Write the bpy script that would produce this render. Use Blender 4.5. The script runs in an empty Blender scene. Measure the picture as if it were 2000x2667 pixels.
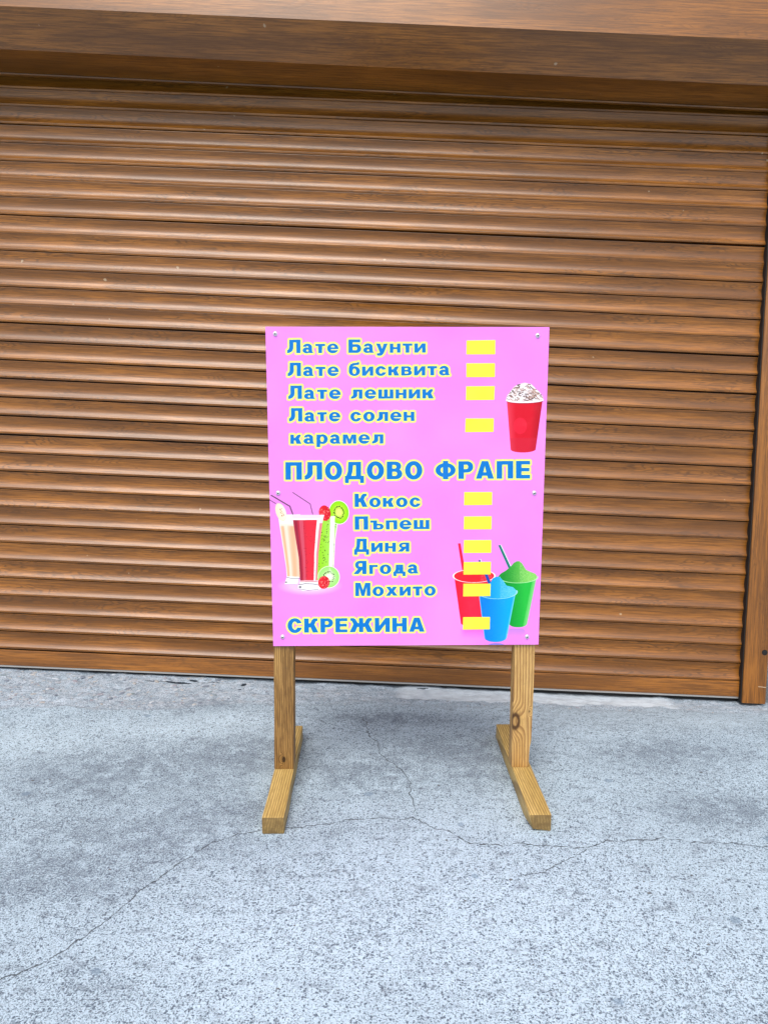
import bpy, bmesh, math, random
import numpy as np
from mathutils import Vector, Matrix, noise as mnoise

C = bpy.context.scene.collection
scn = bpy.context.scene
PI = math.pi

# ------------------------------------------------------------------ camera
CAM_H = 0.9114
cd = bpy.data.cameras.new('camera'); cam = bpy.data.objects.new('camera', cd); C.objects.link(cam)
# the shop front stands upright; the street in front of it slopes down towards the viewer and to the right.
# STREET takes the pavement's own frame (z = its normal) into the world.
SH_Y = 2.27
SH_ROT = (-0.13142, 0.04309, -0.01201)
RB = Matrix.Rotation(SH_ROT[2], 4, 'Z') @ Matrix.Rotation(SH_ROT[1], 4, 'Y') @ Matrix.Rotation(SH_ROT[0], 4, 'X')
STREET = Matrix.Translation((0, SH_Y, 0)) @ RB.inverted() @ Matrix.Translation((0, -SH_Y, 0))
cam.matrix_world = STREET @ Matrix.Translation((0, 0, CAM_H)) @ Matrix.Rotation(PI/2-0.16175, 4, 'X')
cd.sensor_fit = 'VERTICAL'; cd.sensor_height = 36; cd.lens = 1952.7/2667*36
cd.clip_start = 0.02; cd.clip_end = 400
scn.camera = cam

# ------------------------------------------------------------------ sky, sun, exposure
SUN_EL, SUN_AZ = math.radians(50), math.radians(192)      # azimuth of the sun, from +Y clockwise: behind the camera
world = bpy.data.worlds.new('World'); scn.world = world; world.use_nodes = True
wn = world.node_tree; wn.nodes.clear()
sky = wn.nodes.new('ShaderNodeTexSky'); sky.sky_type = 'NISHITA'; sky.sun_disc = False
sky.sun_elevation = SUN_EL; sky.sun_rotation = SUN_AZ; sky.dust_density = 3.0; sky.air_density = 1.0; sky.ozone_density = 1.0
bg = wn.nodes.new('ShaderNodeBackground'); bg.inputs[1].default_value = 0.10
hs = wn.nodes.new('ShaderNodeHueSaturation'); hs.inputs['Saturation'].default_value = 0.7
wo = wn.nodes.new('ShaderNodeOutputWorld')
wn.links.new(sky.outputs[0], hs.inputs['Color']); wn.links.new(hs.outputs[0], bg.inputs[0]); wn.links.new(bg.outputs[0], wo.inputs[0])
sd = bpy.data.lights.new('sun', 'SUN'); sd.energy = 1.4; sd.angle = math.radians(36); sd.color = (1, .92, .84)
sun = bpy.data.objects.new('sun', sd); C.objects.link(sun)
v = Vector((math.sin(SUN_AZ)*math.cos(SUN_EL), math.cos(SUN_AZ)*math.cos(SUN_EL), math.sin(SUN_EL)))
sun.rotation_euler = v.to_track_quat('Z', 'Y').to_euler(); sun.location = (0, -3, 5)
scn.view_settings.view_transform = 'Standard'; scn.view_settings.look = 'None'
scn.view_settings.exposure = 0.84; scn.view_settings.gamma = 1; scn.view_settings.use_curve_mapping = False
scn.render.engine = 'CYCLES'

# ------------------------------------------------------------------ helpers
def link(o, parent=None):
    C.objects.link(o)
    if parent: o.parent = parent
    return o
def tag(o, label, cat, group=None):
    o['label'] = label; o['category'] = cat
    if group: o['group'] = group
    return o
def thing(name, label, cat, loc=(0, 0, 0), rotz=0):
    o = bpy.data.objects.new(name, None); o.empty_display_size = .05; link(o)
    o.location = loc; o.rotation_euler = (0, 0, rotz); return tag(o, label, cat)
def mesh_obj(name, verts, faces, mat, parent=None, smooth=None):
    me = bpy.data.meshes.new(name); me.from_pydata([tuple(map(float, q)) for q in verts], [], faces)
    if mat: me.materials.append(mat)
    if smooth is not None:
        me.shade_smooth(); me.set_sharp_from_angle(angle=math.radians(smooth))
    me.update()
    return link(bpy.data.objects.new(name, me), parent)
def bm_obj(name, bm, mat, parent=None, smooth=None):
    me = bpy.data.meshes.new(name); bmesh.ops.recalc_face_normals(bm, faces=bm.faces); bm.to_mesh(me); bm.free()
    if mat: me.materials.append(mat)
    if smooth is not None:
        me.shade_smooth(); me.set_sharp_from_angle(angle=math.radians(smooth))
    return link(bpy.data.objects.new(name, me), parent)
def box(bm, x0, x1, y0, y1, z0, z1, bev=0, seg=2):
    r = bmesh.ops.create_cube(bm, size=1)
    for q in r['verts']:
        q.co = Vector(((x0+x1)/2+q.co.x*(x1-x0), (y0+y1)/2+q.co.y*(y1-y0), (z0+z1)/2+q.co.z*(z1-z0)))
    if bev:
        es = list({e for q in r['verts'] for e in q.link_edges})
        bmesh.ops.bevel(bm, geom=es, offset=bev, segments=seg, affect='EDGES', profile=.6)
def prism(profile, x0, x1, n=1):
    """profile: closed (y,z) loop, extruded along x"""
    m = len(profile); V = []; F = []
    for k in range(n+1):
        x = x0+(x1-x0)*k/n
        V += [(x, y, z) for y, z in profile]
    for k in range(n):
        for i in range(m):
            j = (i+1) % m; F.append((k*m+i, (k+1)*m+i, (k+1)*m+j, k*m+j))
    F.append(tuple(range(m))); F.append(tuple(n*m+i for i in reversed(range(m))))
    return V, F

# --- node helpers
class N:
    def __init__(s, name):
        s.m = bpy.data.materials.new(name); s.m.use_nodes = True; s.t = s.m.node_tree
        s.b = s.t.nodes['Principled BSDF']
    def node(s, typ, **kw):
        n = s.t.nodes.new(typ)
        for k, v in kw.items(): setattr(n, k, v)
        return n
    def ln(s, a, b): s.t.links.new(a, b); return b
    def set(s, sock, v):
        if hasattr(v, 'is_linked') or hasattr(v, 'links'): s.t.links.new(v, sock)
        else: sock.default_value = v
    def math(s, op, a, b=None, c=None, clamp=False):
        n = s.node('ShaderNodeMath', operation=op, use_clamp=clamp)
        s.set(n.inputs[0], a)
        if b is not None: s.set(n.inputs[1], b)
        if c is not None: s.set(n.inputs[2], c)
        return n.outputs[0]
    def ramp(s, f, lo, hi, a=0., b=1.):
        n = s.node('ShaderNodeMapRange', interpolation_type='SMOOTHSTEP')
        s.set(n.inputs[0], f); n.inputs[1].default_value = lo; n.inputs[2].default_value = hi
        n.inputs[3].default_value = a; n.inputs[4].default_value = b
        return n.outputs[0]
    def mix(s, f, a, b, mode='MIX'):
        n = s.node('ShaderNodeMix', data_type='RGBA', blend_type=mode)
        s.set(n.inputs[0], f)
        for k, q in ((6, a), (7, b)):
            if isinstance(q, tuple): n.inputs[k].default_value = (*q, 1) if len(q) == 3 else q
            else: s.ln(q, n.inputs[k])
        return n.outputs[2]
    def noise(s, vec, scale, detail=4, rough=.55, dist=0., out=0):
        n = s.node('ShaderNodeTexNoise'); s.ln(vec, n.inputs['Vector'])
        n.inputs['Scale'].default_value = scale; n.inputs['Detail'].default_value = detail
        n.inputs['Roughness'].default_value = rough; n.inputs['Distortion'].default_value = dist
        return n.outputs[out]
    def coord(s, kind='Object', scale=(1, 1, 1), loc=(0, 0, 0), rot=(0, 0, 0), rand=None):
        tc = s.node('ShaderNodeTexCoord'); v = tc.outputs[kind]
        if rand:
            oi = s.node('ShaderNodeObjectInfo'); mu = s.node('ShaderNodeVectorMath', operation='MULTIPLY')
            cmb = s.node('ShaderNodeCombineXYZ')
            for k in range(3):
                s.ln(s.math('FRACT', s.math('MULTIPLY', oi.outputs['Random'], (1, 7.31, 13.7)[k])), cmb.inputs[k])
            s.ln(cmb.outputs[0], mu.inputs[0]); mu.inputs[1].default_value = rand
            ad = s.node('ShaderNodeVectorMath', operation='ADD'); s.ln(v, ad.inputs[0]); s.ln(mu.outputs[0], ad.inputs[1]); v = ad.outputs[0]
        mp = s.node('ShaderNodeMapping'); s.ln(v, mp.inputs[0])
        mp.inputs['Scale'].default_value = scale; mp.inputs['Location'].default_value = loc; mp.inputs['Rotation'].default_value = rot
        return mp.outputs[0]
    def attr(s, name):
        n = s.node('ShaderNodeAttribute'); n.attribute_name = name; return n.outputs['Fac']
    def bump(s, h, strength, dist):
        n = s.node('ShaderNodeBump'); s.ln(h, n.inputs['Height']); n.inputs['Strength'].default_value = strength
        n.inputs['Distance'].default_value = dist; s.ln(n.outputs[0], s.b.inputs['Normal']); return n
    def out(s, col=None, rough=None, spec=None, metal=None):
        if col is not None: s.set(s.b.inputs['Base Color'], (*col, 1) if isinstance(col, tuple) and len(col) == 3 else col)
        if rough is not None: s.set(s.b.inputs['Roughness'], rough)
        if spec is not None: s.b.inputs['Specular IOR Level'].default_value = spec
        if metal is not None: s.b.inputs['Metallic'].default_value = metal
        return s.m
def plain(name, col, rough=.5, spec=.5, metal=0.):
    return N(name).out(col, rough, spec, metal)

def laminate(name, vertical=False, seed=0., fig=.6):
    """golden-oak foil on aluminium: fine fibre, cathedral figure, small dark pores"""
    n = N(name)
    r = (0, PI/2, 0) if vertical else (0, 0, 0)
    base = n.coord('Object', rot=r, loc=(seed, seed*.7, 0), rand=(9, 3, 3))
    def sc(v, s):
        mp = n.node('ShaderNodeMapping'); n.ln(v, mp.inputs[0]); mp.inputs['Scale'].default_value = s; return mp.outputs[0]
    broad = n.noise(sc(base, (1.2, 9, 14)), 1.6, 3, .5)
    flow = n.noise(sc(base, (5, 26, 34)), 1.0, 2, .45)
    rings = n.math('SINE', n.math('MULTIPLY', flow, 105.))
    figm = n.ramp(n.noise(sc(base, (2.6, 16, 20)), 1.3, 1, .5), .46, .66)
    ringl = n.math('MULTIPLY', n.ramp(rings, .1, 1.0), figm)
    fine = n.noise(sc(base, (9, 190, 300)), 1.0, 4, .7)
    pores = n.ramp(n.noise(sc(base, (30, 500, 700)), 1.0, 2, .7), .60, .74)
    c = n.mix(n.ramp(broad, .3, .7), (.185, .066, .006), (.375, .140, .017))
    c = n.mix(n.math('MULTIPLY', n.ramp(fine, .38, .62), .75), c, (.11, .038, .003))
    c = n.mix(n.math('MULTIPLY', ringl, fig), c, (.070, .027, .004))
    c = n.mix(n.math('MULTIPLY', pores, .5), c, (.045, .018, .006))
    spec = n.ramp(n.noise(n.coord('Object', rand=(9, 3, 3)), 38, 1, .5), .80, .82)
    c = n.mix(n.math('MULTIPLY', spec, .5), c, (.55, .45, .3))
    h = n.math('ADD', n.math('MULTIPLY', fine, .6), n.math('MULTIPLY', ringl, -.5))
    n.bump(h, .2, .0005)
    rg = n.ramp(fine, .2, .8, .26, .40)
    n.b.inputs['Coat Weight'].default_value = .25; n.b.inputs['Coat Roughness'].default_value = .3; n.b.inputs['Coat IOR'].default_value = 1.6
    return n.out(c, rg, .5)

def timber(name, dark, light, ringc, axis='Z', seed=0., knots=(), freq=260., ringk=.72, endc=None, warp=.030, streak=0.):
    """sawn softwood: growth rings about a pith outside the bar, knots where given (local x,y,z,radius)"""
    n = N(name)
    tc = n.node('ShaderNodeTexCoord'); P = tc.outputs['Object']
    along = {'Z': (1, 1, .10), 'Y': (1, .10, 1)}[axis]
    def sc(v, s, l=(0, 0, 0)):
        mp = n.node('ShaderNodeMapping'); n.ln(v, mp.inputs[0]); mp.inputs['Scale'].default_value = s; mp.inputs['Location'].default_value = l; return mp.outputs[0]
    w = n.noise(sc(P, tuple(a*7 for a in along), (seed, seed, seed)), 1.0, 3, .5, out=1)
    wv = n.node('ShaderNodeVectorMath', operation='SUBTRACT'); n.ln(w, wv.inputs[0]); wv.inputs[1].default_value = (.5, .5, .5)
    ws = n.node('ShaderNodeVectorMath', operation='SCALE'); n.ln(wv.outputs[0], ws.inputs[0]); ws.inputs['Scale'].default_value = warp
    ad = n.node('ShaderNodeVectorMath', operation='ADD'); n.ln(P, ad.inputs[0]); n.ln(ws.outputs[0], ad.inputs[1])
    sx = n.node('ShaderNodeSeparateXYZ'); n.ln(ad.outputs[0], sx.inputs[0])
    a = n.math('ADD', sx.outputs[0], .012+.007*math.sin(seed*5)); 
    b = n.math('ADD', sx.outputs[1 if axis == 'Z' else 2], .035)
    tilt = n.math('MULTIPLY', sx.outputs[2 if axis == 'Z' else 1], .035)
    r = n.math('ADD', n.math('SQRT', n.math('ADD', n.math('MULTIPLY', a, a), n.math('MULTIPLY', b, b))), tilt)
    kmask = None
    for (kx, ky, kz, kr) in knots:
        d = n.node('ShaderNodeVectorMath', operation='DISTANCE'); mp = sc(P, (1, 1, .55) if axis == 'Z' else (1, .55, 1))
        n.ln(mp, d.inputs[0]); d.inputs[1].default_value = (kx, ky, kz*.55) if axis == 'Z' else (kx, ky*.55, kz)
        k = n.ramp(d.outputs['Value'], 0, kr*2.4, 1, 0)
        r = n.math('ADD', r, n.math('MULTIPLY', k, .022))
        kk = n.math('ADD', n.math('MULTIPLY', n.math('MULTIPLY', n.ramp(d.outputs['Value'], kr*.38, kr*.6), n.ramp(d.outputs['Value'], kr*.75, kr*1.05, 1, 0)), .95), n.ramp(d.outputs['Value'], kr*.5, kr*1.5, .30, 0))
        kmask = kk if kmask is None else n.math('MAXIMUM', kmask, kk)
    ph = n.math('FRACT', n.math('MULTIPLY', r, freq))
    late = n.math('MULTIPLY', n.ramp(ph, .25, .88), n.ramp(ph, .9, 1.0, 1, 0))
    fib = n.noise(sc(P, tuple(q*v for q, v in zip(along, (420, 420, 420) ))), 1.0, 4, .65)
    blot = n.noise(sc(P, tuple(q*22 for q in along)), 1.0, 3, .6)
    c = n.mix(n.ramp(blot, .3, .7), light, dark)
    c = n.mix(n.math('MULTIPLY', late, ringk), c, ringc)
    c = n.mix(n.math('MULTIPLY', n.ramp(fib, .5, .75), .4), c, tuple(q*.45 for q in ringc))
    if streak:
        s1 = n.noise(sc(P, tuple((q if q == 1 else .075)*240 for q in along), (seed, 0, 0)), 1.0, 3, .6)
        c = n.mix(n.math('MULTIPLY', n.ramp(s1, .46, .58), streak), c, ringc)
    if kmask is not None:
        c = n.mix(n.math('MULTIPLY', kmask, .8), c, tuple(q*.35 for q in ringc))
    dirt = n.ramp(n.noise(P, 60, 4, .7), .58, .75)
    c = n.mix(n.math('MULTIPLY', dirt, .25), c, (.10, .075, .04))
    sn = n.node('ShaderNodeSeparateXYZ'); n.ln(tc.outputs['Normal'], sn.inputs[0])
    cut = n.ramp(n.math('ABSOLUTE', sn.outputs[2 if axis == 'Z' else 1]), .75, .9)
    if endc: c = n.mix(n.math('MULTIPLY', cut, n.ramp(n.noise(P, 70, 3, .6), .3, .7, .55, .95)), c, endc)
    h = n.math('ADD', n.math('MULTIPLY', late, -.5), n.math('MULTIPLY', fib, -.8))
    n.bump(h, .5, .0008)
    return n.out(c, .55, .4)

# ------------------------------------------------------------------ the printed sheet of the menu board
# A flat print: lettering and drink pictures are drawn with numpy into an image made inside this script.
K4 = 4.1475
def LA(x, y): return (680+x/K4, 830+y/K4)
def LB(x, y): return (1050+x/K4, 830+y/K4)
def LC(x, y): return (680+x/K4, 1160+y/K4)
def LD(x, y): return (1050+x/K4, 1160+y/K4)
def LE(x, y): return (680+x/K4, 1500+y/K4)
def LF(x, y): return (1050+x/K4, 1360+y/K4)
SHEET = [(696.4, 847.4), (1429.7, 856), (1400.3, 1679.5), (708.2, 1679.1)]   # layout units of the sheet's corners
def homography(src, dst):
    A = []; b = []
    for (x, y), (u, v) in zip(src, dst):
        A.append([x, y, 1, 0, 0, 0, -u*x, -u*y]); b.append(u)
        A.append([0, 0, 0, x, y, 1, -v*x, -v*y]); b.append(v)
    return np.append(np.linalg.solve(np.array(A, float), np.array(b, float)), 1).reshape(3, 3)
H_L2B = homography(SHEET, [(0, 1), (1, 1), (1, 0), (0, 0)])       # layout -> sheet u,v (v up)
H_B2L = np.linalg.inv(H_L2B)
def l2b(x, y):
    q = H_L2B @ np.array([x, y, 1.0]); return q[0]/q[2], q[1]/q[2]

# --- glyphs, unit = cap height, y up
def rc(X, Y, a, b, c, d): return (X >= a) & (X <= b) & (Y >= c) & (Y <= d)
def el(X, Y, cx, cy, rx, ry): return ((X-cx)/rx)**2 + ((Y-cy)/ry)**2 <= 1
def pg(X, Y, pts):
    m = np.zeros(X.shape, bool); n = len(pts)
    for i in range(n):
        x0, y0 = pts[i]; x1, y1 = pts[(i+1) % n]
        if y0 == y1: continue
        c = ((y0 > Y) != (y1 > Y)) & (X < (x1-x0)*(Y-y0)/(y1-y0)+x0)
        m ^= c
    return m
def g_P(X, Y, w=.94, s=.31, t=.2, h=1.):
    return rc(X,Y,0,s,0,h) | rc(X,Y,w-s,w,0,h) | rc(X,Y,0,w,h-t,h)
def g_L(X, Y, w=1.0, s=.31, t=.2, h=1.):
    k = h
    leg = el(X,Y,0,.42*k,.46,.42*k) & ~el(X,Y,-.02,.42*k,.17,.2*k) & (Y <= .42*k) & (X >= 0)
    return rc(X,Y,w-s,w,0,h) | rc(X,Y,.16,w,h-t,h) | rc(X,Y,.16,.46,.42*k,h) & (X <= .46) | leg
def g_B_(X, Y):
    return rc(X,Y,0,.31,0,1) | rc(X,Y,0,.88,.79,1) | ((rc(X,Y,.2,.62,0,.64) | el(X,Y,.62,.32,.33,.32)) & ~(rc(X,Y,.31,.56,.19,.45) | el(X,Y,.56,.32,.1,.13)))
def g_O(X, Y, w=.98, h=1., sx=.3, sy=.2):
    return el(X,Y,w/2,h/2,w/2,h/2+.025) & ~el(X,Y,w/2,h/2,w/2-sx,h/2-sy)
def g_D(X, Y, w=1.09, h=1., t=.2, d=.21):
    out = pg(X,Y,[(.2,h),(w-.17,h),(w-.17,t),(w,t),(w,-d),(w-.22,-d),(w-.22,0),(.22,0),(.22,-d),(0,-d),(0,t),(.08,t),(.17,.45*h)])
    return out & ~pg(X,Y,[(.46,h-t*.95),(w-.46,h-t*.95),(w-.46,t),(.36,t),(.43,.45*h)])
def g_V(X, Y, w=.88, h=1., s=.31, t=.19):
    k = h
    a = rc(X,Y,0,.5*w,0,k) | el(X,Y,w*.55,.74*k,w*.38,.26*k) | el(X,Y,w*.58,.3*k,w*.42,.3*k) | rc(X,Y,0,w*.58,0,.6*k)
    c = rc(X,Y,s,w*.53,.6*k,k-t*.95) | el(X,Y,w*.53,.71*k,w*.1,.1*k) | rc(X,Y,s,w*.55,t*.95,.43*k) | el(X,Y,w*.55,.31*k,w*.12,.12*k)
    return a & ~c
def g_F(X, Y):
    return (el(X,Y,.57,.5,.57,.4) & ~el(X,Y,.57,.5,.29,.22)) | rc(X,Y,.42,.72,-.02,1.02)
def g_R(X, Y):
    return (rc(X,Y,0,.31,0,1) | rc(X,Y,0,.5,.36,1) | el(X,Y,.5,.68,.34,.32)) & ~(rc(X,Y,.31,.46,.55,.81) | el(X,Y,.46,.68,.1,.13)) & ~rc(X,Y,.31,1,-1,.36)
def g_A(X, Y):
    return pg(X,Y,[(0,0),(.33,1),(.69,1),(1.02,0),(.69,0),(.645,.17),(.36,.17),(.315,0)]) & ~pg(X,Y,[(.505,.75),(.415,.36),(.595,.36)])
def g_E(X, Y): return rc(X,Y,0,.31,0,1) | rc(X,Y,0,.8,0,.2) | rc(X,Y,0,.76,.41,.6) | rc(X,Y,0,.8,.8,1)
def arm(X, Y, x, h, m=1, r=.6):
    q = [(x-.02,.36*h),(x-.02,.63*h),(x+.1,.66*h),(x+.22,.9*h),(x+.34,1.0*h),(x+r-.02,1.0*h),(x+r-.02,.83*h),(x+.47,.8*h),(x+.37,.57*h),(x+r+.04,0),(x+r-.33,0),(x+.12,.37*h)]
    return pg(X,Y,q)
def g_K(X, Y, h=1., s=.31, r=.6): return rc(X,Y,0,s,0,h) | arm(X,Y,s,h,1,r)
def g_S(X, Y, w=.97, h=1., sx=.3, sy=.2):
    o = g_O(X,Y,w,h,sx,sy)
    return o & ~pg(X,Y,[(w*.5,h*.5),(w*.68,h*.66),(w*1.1,h*.7),(w*1.1,h*.34),(w*.68,h*.36)])
def g_Zh(X, Y): return rc(X,Y,.62,.9,0,1) | arm(X,Y,.9,1) | arm(1.52-X,Y,.9,1)
def g_I(X, Y, w=1.0, h=1., s=.29):
    return pg(X,Y,[(0,0),(s,0),(w-s,.58*h),(w-s,0),(w,0),(w,h),(w-s,h),(s,.42*h),(s,h),(0,h)])
def g_N(X, Y, w=.97, h=1., s=.31): return rc(X,Y,0,s,0,h) | rc(X,Y,w-s,w,0,h) | rc(X,Y,0,w,.39*h,.61*h)
def g_M(X, Y, w=1.15, h=1., s=.28):
    return pg(X,Y,[(0,0),(0,h),(.39*w/1.15,h),(w/2,.42*h),(w-.39*w/1.15,h),(w,h),(w,0),(w-s,0),(w-s,.72*h),(w/2+.11,0),(w/2-.11,0),(s,.72*h),(s,0)])
def g_Ya(X, Y, w=.93, h=1., s=.31):
    Z = w-X
    b = (rc(Z,Y,0,s,0,h) | rc(Z,Y,0,.5*w,.38*h,h) | el(Z,Y,.55*w,.69*h,.36*w,.31*h)) & ~(rc(Z,Y,s,.54*w,.56*h,.82*h) | el(Z,Y,.54*w,.69*h,.09,.13*h))
    return b | pg(Z,Y,[(s,.4*h),(.62*w,.45*h),(w+.05,0),(w-.32,0),(s,.36*h)]) & (Z > s-.02)
XH = .68
def g_a(X, Y):
    top = el(X,Y,.36,.44,.34,.26) & ~el(X,Y,.34,.4,.11,.13) & (Y > .4) & ~rc(X,Y,-.1,.24,.3,.475)
    bowl = el(X,Y,.3,.2,.3,.215) & ~el(X,Y,.37,.185,.1,.075)
    return top | bowl | rc(X,Y,.45,.7,.08,.44) | pg(X,Y,[(.45,.1),(.5,0),(.8,0),(.78,.04),(.72,.1),(.7,.3)]) | rc(X,Y,.28,.5,.29,.4)
def g_t(X, Y): return rc(X,Y,0,.72,.52,XH) | rc(X,Y,.22,.5,0,XH)
def g_e(X, Y):
    o = el(X,Y,.42,.34,.42,.36)
    c1 = el(X,Y,.42,.41,.15,.15) & (Y > .41)
    c2 = (Y < .29) & (Y > .2) & (X > .27) & (X < 2) & ((X > .5) | el(X,Y,.45,.27,.18,.13))
    c3 = pg(X,Y,[(.55,.29),(.9,.29),(.9,.14),(.8,.2),(.58,.19)])
    return o & ~c1 & ~(c2 & (X < .62)) & ~c3
def g_u(X, Y):
    return pg(X,Y,[(0,XH),(.29,XH),(.44,.26),(.57,XH),(.86,XH),(.58,.0),(.5,-.12),(.38,-.21),(.22,-.22),(.07,-.2),(.05,-.04),(.2,-.04),(.29,.02)])
def g_b(X, Y):
    o = el(X,Y,.42,.34,.42,.36) & ~el(X,Y,.42,.33,.14,.21)
    up = pg(X,Y,[(0,.36),(.02,.66),(.12,.85),(.3,.94),(.6,.97),(.76,1.03),(.8,.86),(.7,.82),(.45,.79),(.32,.75),(.25,.64),(.35,.6),(.1,.3)])
    return (o | up) & ~el(X,Y,.42,.33,.14,.21)
def g_sh(X, Y): return rc(X,Y,0,.26,0,XH) | rc(X,Y,.42,.68,0,XH) | rc(X,Y,.84,1.1,0,XH) | rc(X,Y,0,1.1,0,.15)
def g_r(X, Y): return rc(X,Y,0,.27,-.25,XH) | ((el(X,Y,.45,.34,.38,.36)) & ~el(X,Y,.41,.34,.14,.21))
def g_hs(X, Y):
    return rc(X,Y,0,.4,.52,XH) | rc(X,Y,.2,.47,0,XH) | ((rc(X,Y,.3,.68,0,.43) | el(X,Y,.68,.215,.25,.215)) & ~(rc(X,Y,.47,.62,.13,.3) | el(X,Y,.62,.215,.07,.085)))
def g_g(X, Y): return rc(X,Y,0,.27,0,XH) | rc(X,Y,0,.62,.52,XH)
def g_x(X, Y): return pg(X,Y,[(0,0),(.27,.35),(.03,XH),(.34,XH),(.44,.5),(.54,XH),(.84,XH),(.6,.35),(.88,0),(.56,0),(.43,.2),(.31,0)])
G = {'Л':(g_L,1.0),'П':(g_P,.94),'О':(g_O,.98),'Д':(g_D,1.09),'В':(g_V,.88),'Ф':(g_F,1.14),'Р':(g_R,.84),'А':(g_A,1.02),'Е':(g_E,.8),
 'К':(g_K,.93),'С':(g_S,.95),'Ж':(g_Zh,1.52),'И':(g_I,1.0),'Н':(g_N,.97),'М':(g_M,1.15),'Я':(g_Ya,.97),'Б':(g_B_,.95),
 'а':(g_a,.8),'т':(g_t,.72),'е':(g_e,.84),'у':(g_u,.86),'б':(g_b,.84),'ш':(g_sh,1.1),'р':(g_r,.83),'ъ':(g_hs,.93),'г':(g_g,.62),'х':(g_x,.88),
 'н':(lambda X,Y:g_N(X,Y,.8,XH,.26),.8),'и':(lambda X,Y:g_I(X,Y,.84,XH,.26),.84),'п':(lambda X,Y:g_P(X,Y,.8,.26,.15,XH),.8),
 'л':(lambda X,Y:g_L(X,Y,.84,.26,.15,XH),.84),'к':(lambda X,Y:g_K(X,Y,XH,.26,.52),.82),'в':(lambda X,Y:g_V(X,Y,.8,XH,.26,.14),.8),
 'с':(lambda X,Y:g_S(X,Y,.82,XH,.27,.14),.8),'о':(lambda X,Y:g_O(X,Y,.85,XH,.28,.13),.85),'м':(lambda X,Y:g_M(X,Y,1.0,XH,.25),1.0),
 'я':(lambda X,Y:g_Ya(X,Y,.82,XH,.26),.84),'д':(lambda X,Y:g_D(X,Y,.9,XH,.15,.19),.9)}
LINES = [('Лате Баунти',LA(300,357),LB(250,366),34.3),('Лате бисквита',LA(303,603),LB(508,610),34.3),('Лате лешник',LA(307,848),LB(333,856),34.3),
 ('Лате солен',LA(312,1090),LB(125,1096),34.3),('карамел',LA(325,1330),LA(1325,1335),34.3),('ПЛОДОВО ФРАПЕ',LC(268,348),LD(1365,356),45.3),
 ('Кокос',LC(1012,648),LD(185,651),34.3),('Пъпеш',LC(1012,893),LD(280,892),34.3),('Диня',LC(1003,1135),LC(1600,1135),34.3),
 ('Ягода',LC(1000,1375),LD(160,1372),34.3),('Мохито',LC(1012,1613),LD(345,1612),34.3),('СКРЕЖИНА',LE(275,598),LF(222,1176),36.6)]
STICKERS = [[LB(688,242),LB(997,240),LB(995,392),LB(686,390)],[LB(685,485),LB(992,487),LB(990,635),LB(685,633)],
 [LB(682,731),LB(989,731),LB(983,879),LB(679,879)],[LB(675,1075),LB(978,1077),LB(974,1222),LB(669,1222)],
 [LD(657,497),LD(958,499),LD(955,638),LD(654,638)],[LD(654,760),LD(952,760),LD(948,900),LD(650,899)],
 [LD(652,1015),LD(948,1017),LD(945,1155),LD(648,1154)],[LD(649,1253),LD(943,1252),LD(939,1388),LD(646,1388)],
 [LD(645,1488),LD(938,1490),LD(934,1624),LD(642,1625)],[LF(640,1022),LF(930,1022),LF(927,1155),LF(637,1156)]]

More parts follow.
